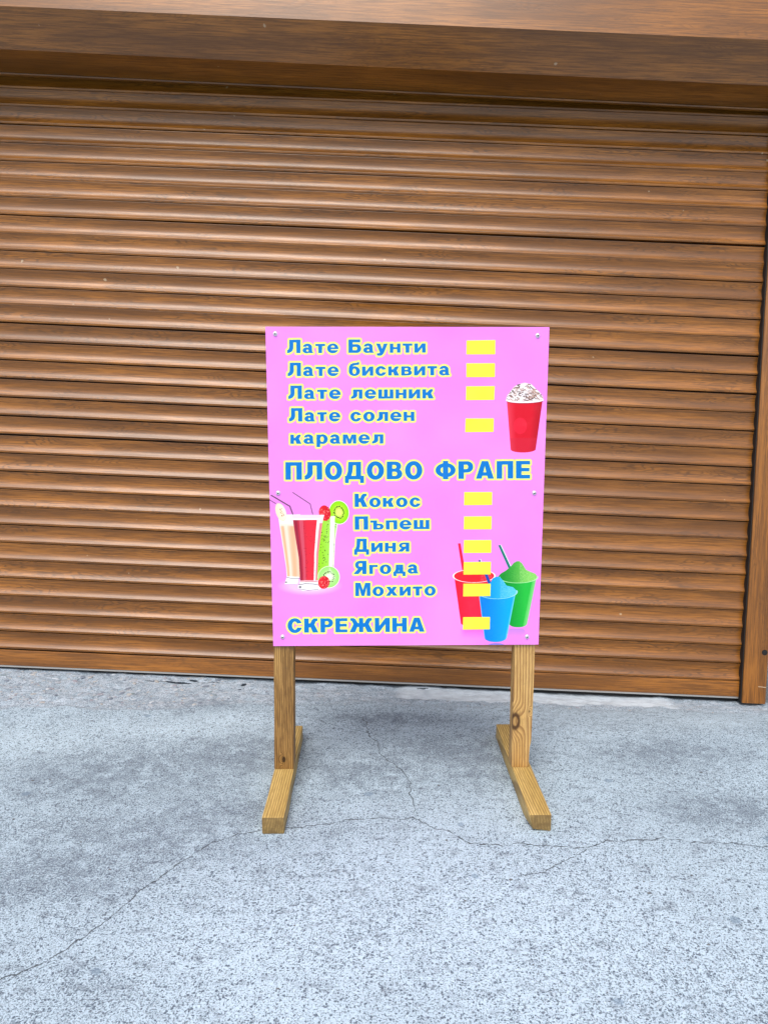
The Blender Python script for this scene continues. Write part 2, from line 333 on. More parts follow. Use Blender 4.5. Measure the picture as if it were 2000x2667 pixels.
def paint_sheet(NW=2400, NH=2808):
    rng = np.random.default_rng(7)
    U, V = np.meshgrid((np.arange(NW)+.5)/NW, 1-(np.arange(NH)+.5)/NH)
    w_ = H_B2L[2,0]*U+H_B2L[2,1]*V+H_B2L[2,2]
    SX = ((H_B2L[0,0]*U+H_B2L[0,1]*V+H_B2L[0,2])/w_).astype(np.float32)
    SY = ((H_B2L[1,0]*U+H_B2L[1,1]*V+H_B2L[1,2])/w_).astype(np.float32)
    img = np.empty((NH, NW, 3), np.float32)
    def noise(cell, shape=(NH, NW)):
        h, w = shape[0]//cell+3, shape[1]//cell+3
        g = rng.random((h, w)).astype(np.float32)
        y = np.arange(shape[0])/cell; x = np.arange(shape[1])/cell
        yi = y.astype(int); xi = x.astype(int); fy = (y-yi)[:, None]; fx = (x-xi)[None, :]
        fy = fy*fy*(3-2*fy); fx = fx*fx*(3-2*fx)
        return (g[yi][:, xi]*(1-fy)*(1-fx)+g[yi+1][:, xi]*fy*(1-fx)+g[yi][:, xi+1]*(1-fy)*fx+g[yi+1][:, xi+1]*fy*fx)
    n1 = noise(500); n2 = noise(220)
    for c, (a, b) in enumerate([(235, 246), (130, 149), (233, 244)]):
        img[..., c] = a+(b-a)*(n1*.6+n2*.4)
    def win(x0, y0, x1, y1):
        u0, v1 = l2b(x0, y0); u1, v0 = l2b(x1, y1)
        ua, _ = l2b(x0, y1); ub, _ = l2b(x1, y0)
        u0 = min(u0, ua); u1 = max(u1, ub)
        return (slice(max(0, int((1-v1)*NH)-14), max(1, min(NH, int((1-v0)*NH)+14))), slice(max(0, int(u0*NW)-8), min(NW, int(u1*NW)+8)))
    def put(s, m, col, a=1.0):
        mm = (m*a)[..., None]; img[s] = img[s]*(1-mm)+np.asarray(col, np.float32)*mm
    # shape painter in crop coordinates: inv maps layout -> crop
    def crop(ox, oy, x0, y0, x1, y1):
        s = win(ox+x0/K4, oy+y0/K4, ox+x1/K4, oy+y1/K4)
        return s, (SX[s]-ox)*K4, (SY[s]-oy)*K4
    def lerp(a, b, t): t = np.clip(t, 0, 1)[..., None]; return np.asarray(a, np.float32)*(1-t)+np.asarray(b, np.float32)*t
    def seg(X, Y, pts, w):
        m = np.zeros(X.shape, bool)
        for (x0, y0), (x1, y1) in zip(pts[:-1], pts[1:]):
            t = np.clip(((X-x0)*(x1-x0)+(Y-y0)*(y1-y0))/((x1-x0)**2+(y1-y0)**2), 0, 1)
            m |= (X-x0-t*(x1-x0))**2+(Y-y0-t*(y1-y0))**2 < (w/2)**2
        return m
    # ---- coffee cup
    s, X, Y = crop(1050, 830, 1080, 670, 1530, 1470)
    lo = np.interp(Y, [890, 1420], [1118, 1158]); hi = np.interp(Y, [890, 1420], [1500, 1425])
    body = ((X > lo) & (X < hi) & (Y > 890) & (Y < 1415)) | (el(X,Y,1292,1412,134,34) & (Y > 1400))
    halo = el(X,Y,1300,1090,230,400)
    t = (X-lo)/(hi-lo)
    col = lerp((226, 62, 84), (214, 18, 42), t/.25)*1.0
    col = col*(1-.16*np.clip((t-.72)/.28, 0, 1))[..., None]
    put(s, body, col)
    put(s, body & el(X,Y,1262,1160,72,88), (236, 34, 62), .7)
    put(s, body & (Y > 1290), (205, 40, 66), .45)
    dome = pg(X, Y, [(1108,885),(1118,840),(1150,795),(1190,745),(1240,712),(1310,698),(1380,712),(1425,760),(1470,800),(1505,850),(1508,885),(1400,905),(1210,905)])
    put(s, dome, (236, 228, 230))
    for k in range(170):
        a = rng.uniform(1120, 1495); b = rng.uniform(705, 895)
        L_ = rng.uniform(15, 55); th = rng.uniform(-.6, .9)
        m = seg(X, Y, [(a, b), (a+L_*math.cos(th), b+L_*math.sin(th)*.8)], rng.uniform(6, 13)) & dome
        c = [(252, 250, 250), (168, 132, 122), (196, 164, 154), (90, 62, 56), (226, 214, 212)][rng.integers(0, 5)]
        if a > 1300 and c[0] > 240 and rng.random() < .6: c = (176, 140, 120)
        put(s, m, c, .9)
    for k in range(60):
        a = rng.uniform(1120, 1495); b = rng.uniform(705, 890)
        put(s, el(X, Y, a, b, 5, 5) & dome, (60, 42, 44), .8)
    rim = el(X,Y,1310,884,204,32) & ~el(X,Y,1310,872,196,26) & (Y > 872)
    put(s, rim, (250, 240, 248)); put(s, el(X,Y,1310,890,204,33) & ~el(X,Y,1310,884,204,32) & (Y > 895), (120, 30, 50), .6)
    # ---- smoothies
    s, X, Y = crop(680, 1160, 90, 460, 970, 1620)
    g = 1-np.clip((np.sqrt(((X-520)/300)**2+((Y-1500)/90)**2)-.7)/.5, 0, 1); put(s, g, (255, 232, 250), .55)
    for P, w in (([(112,516),(312,636),(350,742)], 14), ([(345,487),(532,612),(558,722)], 10), ([(92,564),(160,606)], 9)):
        put(s, seg(X, Y, P, w+3), (150, 110, 140), .5); put(s, seg(X, Y, P, w-3), (92, 58, 84))
    # green
    gl = np.interp(Y, [760, 1440], [640, 600]); gr = np.interp(Y, [740, 820, 1000, 1290, 1440], [835, 828, 800, 782, 780])
    gm = (X > gl) & (X < gr) & (Y > 745) & (Y < 1440)
    put(s, gm, lerp((150, 215, 40), (176, 232, 120), (X-640)/170))
    for k in range(95):
        a = rng.uniform(615, 815); b = rng.uniform(790, 1320); r = rng.uniform(3.2, 5.2)
        put(s, el(X, Y, a, b, r, r) & gm, (38, 52, 12), .9)
    put(s, gm & (abs(X-np.interp(Y, [745, 1440], [775, 742])) < np.interp(Y, [745, 1440], [26, 20])), (246, 252, 238), .95)
    put(s, gm & (X > gr-9), (236, 248, 226), .85)
    def kiwi(cx, cy, rx, ry, th, pale):
        c_, s_ = math.cos(th), math.sin(th); A = (X-cx)*c_+(Y-cy)*s_; B = -(X-cx)*s_+(Y-cy)*c_
        r = np.sqrt((A/rx)**2+(B/ry)**2)
        put(s, r < 1.06, (240, 250, 215)); put(s, r < 1, (120, 205, 10) if not pale else (150, 215, 110))
        put(s, r < .93, lerp((208, 240, 90) if not pale else (206, 240, 170), (148, 226, 14) if not pale else (160, 225, 120), (r-.3)/.5))
        put(s, r < .3, (222, 236, 120) if not pale else (240, 250, 220))
        for k in range(26):
            a = k/26*6.283+rng.uniform(-.1, .1); q = rng.uniform(.44, .56)
            put(s, el(A, B, rx*q*math.cos(a), ry*q*math.sin(a), 6, 6), (25, 35, 10))
    kiwi(842, 706, 104, 122, -.1, False)
    def berry(cx, cy, rx, ry, th):
        c_, s_ = math.cos(th), math.sin(th); A = (X-cx)*c_+(Y-cy)*s_; B = -(X-cx)*s_+(Y-cy)*c_
        r = np.sqrt((A/rx)**2+(B/ry)**2); m = r < 1
        put(s, m, lerp((240, 40, 52), (196, 14, 36), (A/rx+1)/2))
        for k in range(40):
            a = rng.uniform(-rx, rx); b = rng.uniform(-ry, ry)
            put(s, el(A, B, a, b, 5, 7) & m, (255, 140, 130), .75)
    berry(688, 712, 64, 84, -.15)
    put(s, gm & (abs(X-np.interp(Y, [745, 1440], [775, 742])) < 24) & (Y < 900), (246, 252, 238), .9)
    # peach
    pl = np.interp(Y, [740, 860, 1100, 1300, 1400], [184, 200, 236, 264, 270]); pm = (X > pl) & (X < 425) & (Y > 725) & (Y < 1410)
    put(s, pm, lerp((252, 246, 250), (240, 196, 164), (Y-800)/70))
    fr = (X-pl)/(430-pl)
    put(s, pm & (Y > 850), lerp((244, 214, 190), (226, 170, 128), np.abs(np.sin(fr*7.5+.4))), .6)
    put(s, pm & (fr > .2) & (fr < .36) & (Y > 830), (252, 226, 208), .8); put(s, pm & (fr < .05), (255, 238, 228), .8)
    put(s, pg(X, Y, [(270,1395),(405,1400),(386,1480),(250,1482),(248,1460),(262,1430)]), (248, 244, 246))
    put(s, el(X, Y, 262, 1458, 14, 9) | seg(X, Y, [(268,1405),(330,1420),(420,1420)], 7), (110, 104, 112), .8)
    put(s, seg(X, Y, [(255,1480),(384,1484)], 6), (150, 140, 150), .6)
    A = (X-214)*math.cos(.33)+(Y-698)*-math.sin(.33)*-1; 
    c_, s_ = math.cos(-.33), math.sin(-.33); A = (X-214)*c_+(Y-698)*s_; B = -(X-214)*s_+(Y-698)*c_
    r = np.sqrt((A/54)**2+(B/102)**2)
    put(s, r < 1, lerp((250, 226, 190), (252, 236, 216), (A+54)/90)); put(s, (r < 1) & (r > .93), (236, 210, 180))
    for k in range(16):
        a = rng.uniform(-14, 14); b = rng.uniform(-45, 40); put(s, el(A, B, a+8, b+10, 3.5, 7), (150, 104, 60), .75)
    # red
    rl = np.interp(Y, [740, 790, 950, 1200, 1440], [334, 344, 366, 404, 415]); rr = np.interp(Y, [735, 780, 900, 1150, 1440], [682, 670, 650, 616, 600])
    rm = (X > rl) & (X < rr) & (Y > 730) & (Y < 1445); fr = (X-rl)/(rr-rl)
    put(s, rm, (250, 214, 236)); 
    put(s, rm & (Y > 765), (255, 240, 244))
    liq = rm & (Y > 785)
    put(s, liq, lerp((168, 40, 66), (232, 42, 62), (fr-.02)/.5))
    put(s, liq & (fr > .2) & (fr < .34), (214, 92, 112), .75); put(s, liq & (fr > .06) & (fr < .13), (140, 34, 56), .7)
    put(s, liq & (fr > .9), (240, 150, 160), .8); put(s, rm & (fr > .8) & (fr < .9) & (Y > 770), (255, 250, 252), .96)
    put(s, rm & (fr > .9) & (Y < 820), (255, 226, 240), .9)
    for k in range(40):
        a = rng.uniform(430, 590); b = rng.uniform(830, 1400); put(s, el(X, Y, a, b, 4, 4) & liq, (150, 22, 36), .7)
    put(s, pg(X, Y, [(412,1440),(606,1440),(612,1480),(640,1500),(640,1530),(600,1550),(440,1552),(392,1530),(392,1495),(412,1480)]), (250, 246, 250))
    put(s, seg(X, Y, [(418,1448),(600,1450)], 9), (190, 60, 80), .9); put(s, seg(X, Y, [(400,1488),(470,1476),(560,1480),(622,1494)], 9), (96, 90, 98), .75)
    put(s, el(X, Y, 415, 1512, 16, 12) | seg(X, Y, [(400,1532),(500,1548),(610,1540)], 6), (70, 66, 74), .7)
    kiwi(726, 1405, 112, 113, .3, True)
    put(s, pg(X, Y, [(730,1290),(735,1400),(760,1440),(800,1420),(770,1370)]), (236, 250, 226), .5)
    berry(672, 1464, 62, 70, .2)
    # ---- slush cups
    s, X, Y = crop(1050, 1360, 510, 200, 1470, 1345)
    nz = rng.random(X.shape).astype(np.float32); 
    nz = (nz+np.roll(nz, 1, 0)+np.roll(nz, 1, 1)+np.roll(np.roll(nz, 1, 1), 1, 0))/4
    f = np.clip(1-(Y-1150)/110, 0, 1)*(Y > 1150); put(s, f*(X > 605)*(X < 870)*np.clip((X-600)/60, 0, 1), (255, 96, 196), .8)
    put(s, f*el(X, Y, 1215, 1190, 100, 50), (186, 130, 250), .8)
    put(s, el(X, Y, 995, 1335, 90, 28), (120, 120, 240), .8)
    put(s, pg(X, Y, [(587,222),(615,220),(652,440),(660,560),(640,560)]), (226, 24, 62))
    rl = np.interp(Y, [590, 1100], [548, 618]); rm = ((X > rl) & (X < 985-(Y-590)*.2) & (Y > 585) & (Y < 1090)) | (el(X, Y, 740, 1085, 124, 40) & (Y > 1080))
    put(s, rm, lerp((232, 22, 52), (255, 32, 66), (X-560)/160))
    e = np.sqrt(((X-760)/232)**2+((Y-575)/74)**2)
    put(s, e < 1, (252, 236, 240)); put(s, (e < .93), (232, 28, 46)); put(s, (e < .9) & (Y < 545), (222, 60, 76), .5)
    m = (e < .85) & (X > 830) & (nz > .66); put(s, m, (255, 190, 190), .9)
    put(s, seg(X, Y, [(548, 640), (940, 668)], 5) & rm, (200, 14, 40), .5)
    # green
    put(s, pg(X, Y, [(1022,246),(1050,240),(1160,480),(1132,494)]), (0, 116, 104)); put(s, pg(X, Y, [(1042,236),(1054,240),(1162,476),(1154,480)]), (236, 244, 240), .9)
    gl = np.interp(Y, [600, 1110], [1040, 1140]); gr = np.interp(Y, [600, 1110], [1432, 1328])
    gm = ((X > gl) & (X < gr) & (Y > 600) & (Y < 1100)) | (el(X, Y, 1234, 1098, 94, 38) & (Y > 1090))
    put(s, gm, lerp((0, 142, 44), (34, 186, 62), (X-1130)/180)); put(s, gm & (X > gr-40), lerp((80, 200, 90), (160, 226, 150), (X-gr+40)/40), .8)
    put(s, gm & (nz > .62), (60, 200, 84), .35)
    hp = pg(X, Y, [(1020,584),(1050,550),(1100,522),(1150,482),(1190,436),(1220,420),(1246,418),(1276,440),(1320,512),(1370,536),(1420,556),(1442,588),(1428,622),(1340,650),(1230,656),(1110,646)])
    put(s, hp, lerp((24, 140, 44), (120, 204, 84), (X-1080+(nz-.5)*300)/250)); put(s, hp & (X > 1250) & (nz > .6), (206, 238, 170), .7)
    er = np.sqrt(((X-1238)/208)**2+((Y-592)/64)**2); put(s, (er < 1.03) & (er > .94) & (Y > 585), (176, 232, 172), .95)
    # blue
    put(s, pg(X, Y, [(806,410),(826,398),(838,420),(820,426)]), (30, 50, 150)); put(s, pg(X, Y, [(826,390),(836,396),(842,420),(832,420)]), (240, 240, 250))
    put(s, pg(X, Y, [(872,555),(905,555),(940,650),(915,670)]), (20, 70, 170))
    bl = np.interp(Y, [745, 1250], [808, 870]); br = np.interp(Y, [745, 1250], [1212, 1112])
    bm = ((X > bl) & (X < br) & (Y > 745) & (Y < 1245)) | (el(X, Y, 991, 1243, 121, 52) & (Y > 1235))
    put(s, bm, lerp((0, 118, 236), (0, 166, 240), (X-850)/280)); put(s, bm & (nz > .6), (40, 178, 244), .35); put(s, bm & (X > br-14), (130, 212, 248), .7); put(s, bm & (X < bl+8), (120, 196, 250), .7)
    hp = pg(X, Y, [(805,790),(840,720),(900,680),(935,648),(960,604),(1000,584),(1036,586),(1074,630),(1110,682),(1180,700),(1222,742),(1200,790),(1080,818),(960,822),(860,812)])
    put(s, hp, lerp((0, 146, 232), (70, 192, 240), (X-900+(nz-.5)*260)/260)); put(s, hp & (X > 1040) & (nz > .62), (190, 234, 250), .75)
    er = np.sqrt(((X-1012)/214)**2+((Y-750)/76)**2); put(s, (er < 1.02) & (er > .95) & (Y > 735), (160, 220, 250), .95)
    # ---- lettering
    for txt, (x0, y0), (x1, y1), cap in LINES:
        gap, sp = .165, .6
        pos = []; x = 0
        for ch in txt:
            if ch == ' ': x += sp; continue
            pos.append((ch, x)); x += G[ch][1]+gap
        total = x-gap
        L_ = math.hypot(x1-x0, y1-y0); ex, ey = (x1-x0)/L_, (y1-y0)/L_
        s = win(x0-12, y0-cap*1.1-12, x1+12, y1+cap*.3+12)
        P = ((SX[s]-x0)*ex+(SY[s]-y0)*ey)/L_*total; Q = -(-(SX[s]-x0)*ey+(SY[s]-y0)*ex)/cap
        m = np.zeros(P.shape, bool)
        for ch, xx in pos:
            c = np.where((P[P.shape[0]//2] > xx-.1) & (P[P.shape[0]//2] < xx+G[ch][1]+.1))[0]
            if len(c) == 0: continue
            w = (slice(None), slice(c[0], c[-1]+1)); m[w] |= G[ch][0](P[w]-xx, Q[w]) & (P[w] > xx-.03) & (P[w] < xx+G[ch][1]+.03)
        # distance to the letters, in texels
        n, idx = m.shape[1], np.arange(m.shape[1])[None, :]
        lft = np.maximum.accumulate(np.where(m, idx, -999), 1); rgt = np.minimum.accumulate(np.where(m, idx, 9999)[:, ::-1], 1)[:, ::-1]
        hd = np.minimum(idx-lft, rgt-idx).astype(np.float32)**2
        R = 20; d2 = np.full(m.shape, 1e6, np.float32)
        for dy in range(-R, R+1):
            a = slice(max(0, dy), m.shape[0]+min(0, dy)); b = slice(max(0, -dy), m.shape[0]+min(0, -dy))
            d2[a] = np.minimum(d2[a], hd[b]+dy*dy)
        d = np.sqrt(d2)
        put(s, np.clip(18.6-d, 0, 1), (232, 170, 150)); put(s, np.clip(15.5-d, 0, 1), (255, 240, 120))
        put(s, np.clip(5-d, 0, 1)*.5, (240, 250, 190)); put(s, m, (0, 118, 202)); put(s, (np.clip(2.5-d, 0, 1))*(~m), (110, 180, 130), .8)
    img = img.reshape(NH//2, 2, NW//2, 2, 3).mean((1, 3))
    return np.clip(img/255, 0, 1)

# ------------------------------------------------------------------ ground
def sstep(x, a, b): t = np.clip((x-a)/(b-a), 0, 1); return t*t*(3-2*t)
def fall(x): return -.0431*x-.0185             # the street drops to the right along the shop front
def vnoise(x, y, seed):
    """smooth value noise on arrays"""
    rng = np.random.default_rng(seed); g = rng.random((256, 256))
    xi = np.floor(x).astype(int); yi = np.floor(y).astype(int); fx = x-xi; fy = y-yi
    fx = fx*fx*(3-2*fx); fy = fy*fy*(3-2*fy); a = lambda i, j: g[(xi+i) % 256, (yi+j) % 256]
    return a(0,0)*(1-fx)*(1-fy)+a(1,0)*fx*(1-fy)+a(0,1)*(1-fx)*fy+a(1,1)*fx*fy
def fbm(x, y, seed, o=4):
    s = 0; a = .5
    for k in range(o): s = s+a*vnoise(x*2**k+17*k, y*2**k+31*k, seed+k); a *= .5
    return s
def strip_edge(x): return 2.035+.055*np.clip(x+1.25, 0, 1)+.012*np.sin(x*2.3+.4)+.055*(fbm(x*5, x*0+3, 5)-.5)+.02*(fbm(x*28, x*0+9, 6)-.5)
def ground_z(x, y):
    w = sstep(y, 1.86, SH_Y)
    z = w*fall(np.clip(x, -3, 3))
    z = z+.006*(fbm(x*1.5+40, y*1.5+40, 11)-.47)*(1-np.exp(-((x/.45)**4+((y-1.65)/.4)**4)))
    e = strip_edge(x); inside = sstep(y-e, -.006, .012+.03*sstep(x, -.5, .2))
    rough = (fbm(x*26+90, y*40+90, 21, 4)-.47)*.010+(fbm(x*7+90, y*11+90, 31, 2)-.4)*.010
    z = z+inside*(rough-.003)*(y < SH_Y+.1)
    # behind the shop and far down the street the ground levels out
    z = z-.132*np.maximum(y-2.7, 0)-.132*np.minimum(y+1.5, 0)-.0431*np.where(np.abs(x) > 4, -np.sign(x)*(np.abs(x)-4), 0)
    return z
fx = np.arange(-1.66, 1.5, .008); fy = np.concatenate([np.arange(.55, 1.9, .010), np.arange(1.9, 2.42, .005)])
gx = np.concatenate([-np.geomspace(60, 1.75, 26), fx, np.geomspace(1.58, 60, 26)])
gy = np.concatenate([-np.geomspace(60, .15, 22)+.3, [.3, .42], fy, np.geomspace(2.5, 60, 18)])
GX, GY = np.meshgrid(gx, gy); GZ = ground_z(GX, GY)
nx, ny = len(gx), len(gy)
idx = np.arange(nx*ny).reshape(ny, nx)
quads = np.stack([idx[:-1, :-1], idx[:-1, 1:], idx[1:, 1:], idx[1:, :-1]], -1).reshape(-1, 4)
gm = bpy.data.meshes.new('ground'); gm.from_pydata(np.stack([GX, GY, GZ], -1).reshape(-1, 3).tolist(), [], quads.tolist())
def unpx(px, py):                              # measured points of the cracks, stains and painted shade, as metres on the pavement
    f, p = 1952.7, .16175
    u, w = (px-1000)/f, (py-1333.5)/f
    d = (u, math.cos(p)-w*math.sin(p), -math.sin(p)-w*math.cos(p)); t = -CAM_H/d[2]
    for _ in range(6):
        if d[1]*t > 1.9: t = (float(sstep(min(d[1]*t, SH_Y), 1.86, SH_Y))*fall(d[0]*t)-CAM_H)/d[2]
    return d[0]*t, d[1]*t
def put_attr(name, val):
    a = gm.attributes.new(name, 'FLOAT', 'POINT'); a.data.foreach_set('value', val.astype(np.float32).ravel())
def crack(name, pts, seed, along='x', fade=.05, amp=.010):
    """signed distance to a wandering line that is a function of x (or of y)"""
    q = np.array([unpx(*p) for p in pts]); i, j = (0, 1) if along == 'x' else (1, 0)
    q = q[np.argsort(q[:, i])]
    T, O = (GX, GY) if along == 'x' else (GY, GX)
    wob = lambda t: (fbm(t*14+seed, t*0+seed, seed, 2)-.37)*amp+(fbm(t*55+seed, t*0+seed, seed+3, 4)-.47)*amp*1.3
    f = np.interp(T, q[:, i], q[:, j])+wob(T)
    slope = np.interp(T+.02, q[:, i], q[:, j])-np.interp(T-.02, q[:, i], q[:, j]); slope /= .04
    s = (O-f)/np.sqrt(1+slope**2)
    put_attr(name, s); put_attr(name+'_end', np.maximum(q[0, i]-T, T-q[-1, i])+fade)
crack('crack_long', [(-150,2640),(0,2550),(110,2508),(200,2450),(270,2405),(320,2362),(360,2325),(420,2285),(520,2215),(570,2190),(690,2160),(830,2150),(950,2132),(1085,2132),(1130,2155),(1180,2168),(1215,2193),(1300,2200),(1450,2200),(1535,2212),(1560,2196),(1620,2186),(1740,2187),(1850,2196),(2000,2204),(2200,2210)], 3, 'x', .0, .014)
crack('crack_cross', [(1082,2132),(1072,2080),(1060,2030),(1045,2000),(1018,1985),(990,1962),(985,1935),(960,1915),(950,1880),(925,1858)], 8, 'y', .03, .013)
crack('crack_side', [(800,1868),(880,1890),(960,1908),(1010,1920)], 15, 'x', .03, .004)
crack('crack_hair', [(1330,2290),(1420,2270),(1530,2212),(1560,2196)], 22, 'x', .03, .006)
def blob(px, py, rx, ry, soft=1.):
    x, y = unpx(px, py); return np.exp(-(((GX-x)/rx)**2+((GY-y)/ry)**2)*soft)
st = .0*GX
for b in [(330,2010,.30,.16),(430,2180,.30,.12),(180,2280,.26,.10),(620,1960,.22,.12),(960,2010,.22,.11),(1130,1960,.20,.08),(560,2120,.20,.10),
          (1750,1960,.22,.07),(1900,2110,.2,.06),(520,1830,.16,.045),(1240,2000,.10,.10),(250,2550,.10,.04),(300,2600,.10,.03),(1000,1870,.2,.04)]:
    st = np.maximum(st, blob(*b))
put_attr('stain_shade', st)  # stains, with the sign's soft ambient shadow partly painted in
pale = .0*GX
for b in [(100,1930,.22,.10),(430,1900,.30,.05),(1850,1880,.12,.05),(1500,2450,.6,.30),(700,2500,.5,.25),(1250,1850,.25,.05),(600,1880,.15,.04)]: pale = np.maximum(pale, blob(*b))
put_attr('pale', pale)
put_attr('strip', sstep(GY-strip_edge(GX), -.004, .006+.09*sstep(GX, -.7, .2))*(GY < 3.2))
cem = sstep(GX, .02, .07)*sstep(-GX, -.93, -.86)*sstep(GY-(2.165+.035*(fbm(GX*9, GX*0, 77)-.4)+.02*(fbm(GX*40, GX*0, 78)-.5)), 0, .008)
put_attr('cement', cem)
tar = .0*GX
for b in [(470,1776,.035,.006),(440,1773,.02,.004),(505,1771,.014,.006),(635,1783,.008,.012),(625,1795,.006,.005),(400,1772,.03,.003),(560,1775,.02,.003),(1100,1790,.02,.003)]:
    x, y = unpx(b[0], b[1]); y = min(y, SH_Y-.012); tar = np.maximum(tar, 1-np.sqrt(((GX-x)/b[2])**2+((GY-y)/b[3])**2)*.6)
led_shade = np.exp(-((GY-strip_edge(GX)-.002)/.004)**2)*sstep(-GX, .45, .75)*(fbm(GX*16, GX*0+5, 91)); put_attr('ledge_shade', led_shade*1.6)  # shadow line under the strip's edge, painted into the ground colour
put_attr('tar', np.maximum(tar, 0))

g = N('pavement_concrete')
P = g.coord('Object')
ns, nf, nb = g.noise(P, 330, 3, .75), g.noise(P, 130, 4, .7), g.noise(P, 3.2, 5, .6)
nm = g.noise(P, 34, 4, .65)
stain_shade, palea, strip, cement, tarA = [g.attr(k) for k in ('stain_shade', 'pale', 'strip', 'cement', 'tar')]
big = g.ramp(nb, .38, .66)
dirt_shade = g.math('MINIMUM', g.math('ADD', g.math('MULTIPLY', stain_shade, g.ramp(g.noise(P, 22, 6, .72), .36, .60, .12, 1.05)), g.math('MULTIPLY', big, .30)), 1.0)
dirt_shade = g.math('MULTIPLY', dirt_shade, g.math('SUBTRACT', 1, g.math('MULTIPLY', palea, .7)))
c = g.mix(g.ramp(nf, .25, .75), (.37, .48, .57), (.51, .65, .765))
c = g.mix(g.math('MULTIPLY', palea, .45), c, (.56, .71, .82))
# paste worn off between sand grains
thr = g.math('SUBTRACT', ns, g.math('MULTIPLY', dirt_shade, -.10))
thr = g.math('ADD', thr, g.math('MULTIPLY', g.math('SUBTRACT', g.noise(P, 48, 3, .6), .5), .13))
pit = g.math('MULTIPLY', g.ramp(thr, .545, .585), .8)
DN = g.noise(P, 210, 1, .5, out=1)
def dots(scale, keep, rad, seed_):
    v_ = g.node('ShaderNodeTexVoronoi', feature='F1'); v_.inputs['Scale'].default_value = scale
    wv = g.node('ShaderNodeVectorMath', operation='ADD'); nv = g.node('ShaderNodeVectorMath', operation='SCALE')
    g.ln(DN, nv.inputs[0]); nv.inputs['Scale'].default_value = .9/scale
    g.ln(P, wv.inputs[0]); g.ln(nv.outputs[0], wv.inputs[1]); mp_ = g.node('ShaderNodeMapping'); g.ln(wv.outputs[0], mp_.inputs[0]); mp_.inputs['Location'].default_value = (seed_, seed_, 0); g.ln(mp_.outputs[0], v_.inputs['Vector'])
    s_ = g.node('ShaderNodeSeparateXYZ'); g.ln(v_.outputs['Color'], s_.inputs[0])
    r_ = g.math('MULTIPLY', g.math('ADD', s_.outputs[1], .35), rad)
    return g.math('MULTIPLY', g.ramp(g.math('DIVIDE', v_.outputs['Distance'], r_), .8, 1.15, 1, 0), g.math('GREATER_THAN', g.math('ADD', s_.outputs[0], g.math('MULTIPLY', dirt_shade, .25)), 1-keep))
pit = g.math('MAXIMUM', pit, dots(240, .30, .42, 1.)); pit = g.math('MAXIMUM', pit, g.math('MULTIPLY', dots(135, .15, .32, 4.), .95)); pit = g.math('MAXIMUM', pit, g.math('MULTIPLY', dots(60, .06, .22, 9.), .7))
mott = g.ramp(g.noise(g.coord('Object', rot=(0, 0, .5), scale=(1, 1.9, 1)), 19, 6, .7), .52, .68)
c = g.mix(g.math('MULTIPLY', mott, .58), c, (.20, .245, .30))
c = g.mix(g.math('MULTIPLY', pit, .88), c, (.065, .088, .125))
c = g.mix(g.math('MULTIPLY', dirt_shade, .20), c, (.16, .20, .26))
grit = g.ramp(g.noise(P, 300, 2, .6), .60, .68)
c = g.mix(g.math('MULTIPLY', grit, .5), c, (.68, .76, .84))
vo = g.node('ShaderNodeTexVoronoi', feature='F1'); g.ln(g.coord('Object', loc=(3, 1, 0)), vo.inputs['Vector']); vo.inputs['Scale'].default_value = 90; vo.inputs['Randomness'].default_value = 1
sel = g.node('ShaderNodeSeparateXYZ'); g.ln(vo.outputs['Color'], sel.inputs[0])
dot = g.math('MULTIPLY', g.ramp(vo.outputs['Distance'], .16, .30, 1, 0), g.math('GREATER_THAN', sel.outputs[0], .78))
c = g.mix(g.math('MULTIPLY', dot, .6), c, (.12, .145, .18))
# large aggregate stones here and there
vo2 = g.node('ShaderNodeTexVoronoi', feature='F1'); g.ln(g.coord('Object', loc=(7, 2, 0)), vo2.inputs['Vector']); vo2.inputs['Scale'].default_value = 17
sel2 = g.node('ShaderNodeSeparateXYZ'); g.ln(vo2.outputs['Color'], sel2.inputs[0])
sd2 = g.math('ADD', vo2.outputs['Distance'], g.math('MULTIPLY', g.math('SUBTRACT', nm, .5), .35))
st2 = g.math('MULTIPLY', g.ramp(sd2, .13, .20, 1, 0), g.math('GREATER_THAN', sel2.outputs[1], .90))
c = g.mix(g.math('MULTIPLY', st2, .6), c, (.17, .25, .34))
# rough strip along the shop front
sc_ = g.mix(g.ramp(nm, .35, .65), (.30, .36, .43), (.50, .58, .67)); sc_ = g.mix(g.math('MULTIPLY', g.ramp(ns, .50, .58), .8), sc_, (.09, .11, .14)); sc_ = g.mix(g.math('MULTIPLY', g.ramp(g.noise(P, 70, 3, .6), .56, .62), .7), sc_, (.12, .15, .19))
sc_ = g.mix(g.math('MULTIPLY', g.ramp(g.noise(P, 55, 3, .6), .58, .68), .35), sc_, (.42, .33, .26))
c = g.mix(g.math('MULTIPLY', strip, g.ramp(nm, .3, .6, .35, .8)), c, sc_)
cc = g.mix(g.ramp(nm, .4, .7), (.60, .68, .75), (.48, .55, .62))
c = g.mix(g.math('MULTIPLY', cement, .85), c, cc)
c = g.mix(g.ramp(g.math('ADD', tarA, g.math('MULTIPLY', nf, .6)), .62, .70), c, (.018, .030, .045))
c = g.mix(g.math('MULTIPLY', g.ramp(g.math('MULTIPLY', g.attr('ledge_shade'), g.ramp(nf, .3, .7, .6, 1.4)), .45, .95), .7), c, (.08, .095, .115))
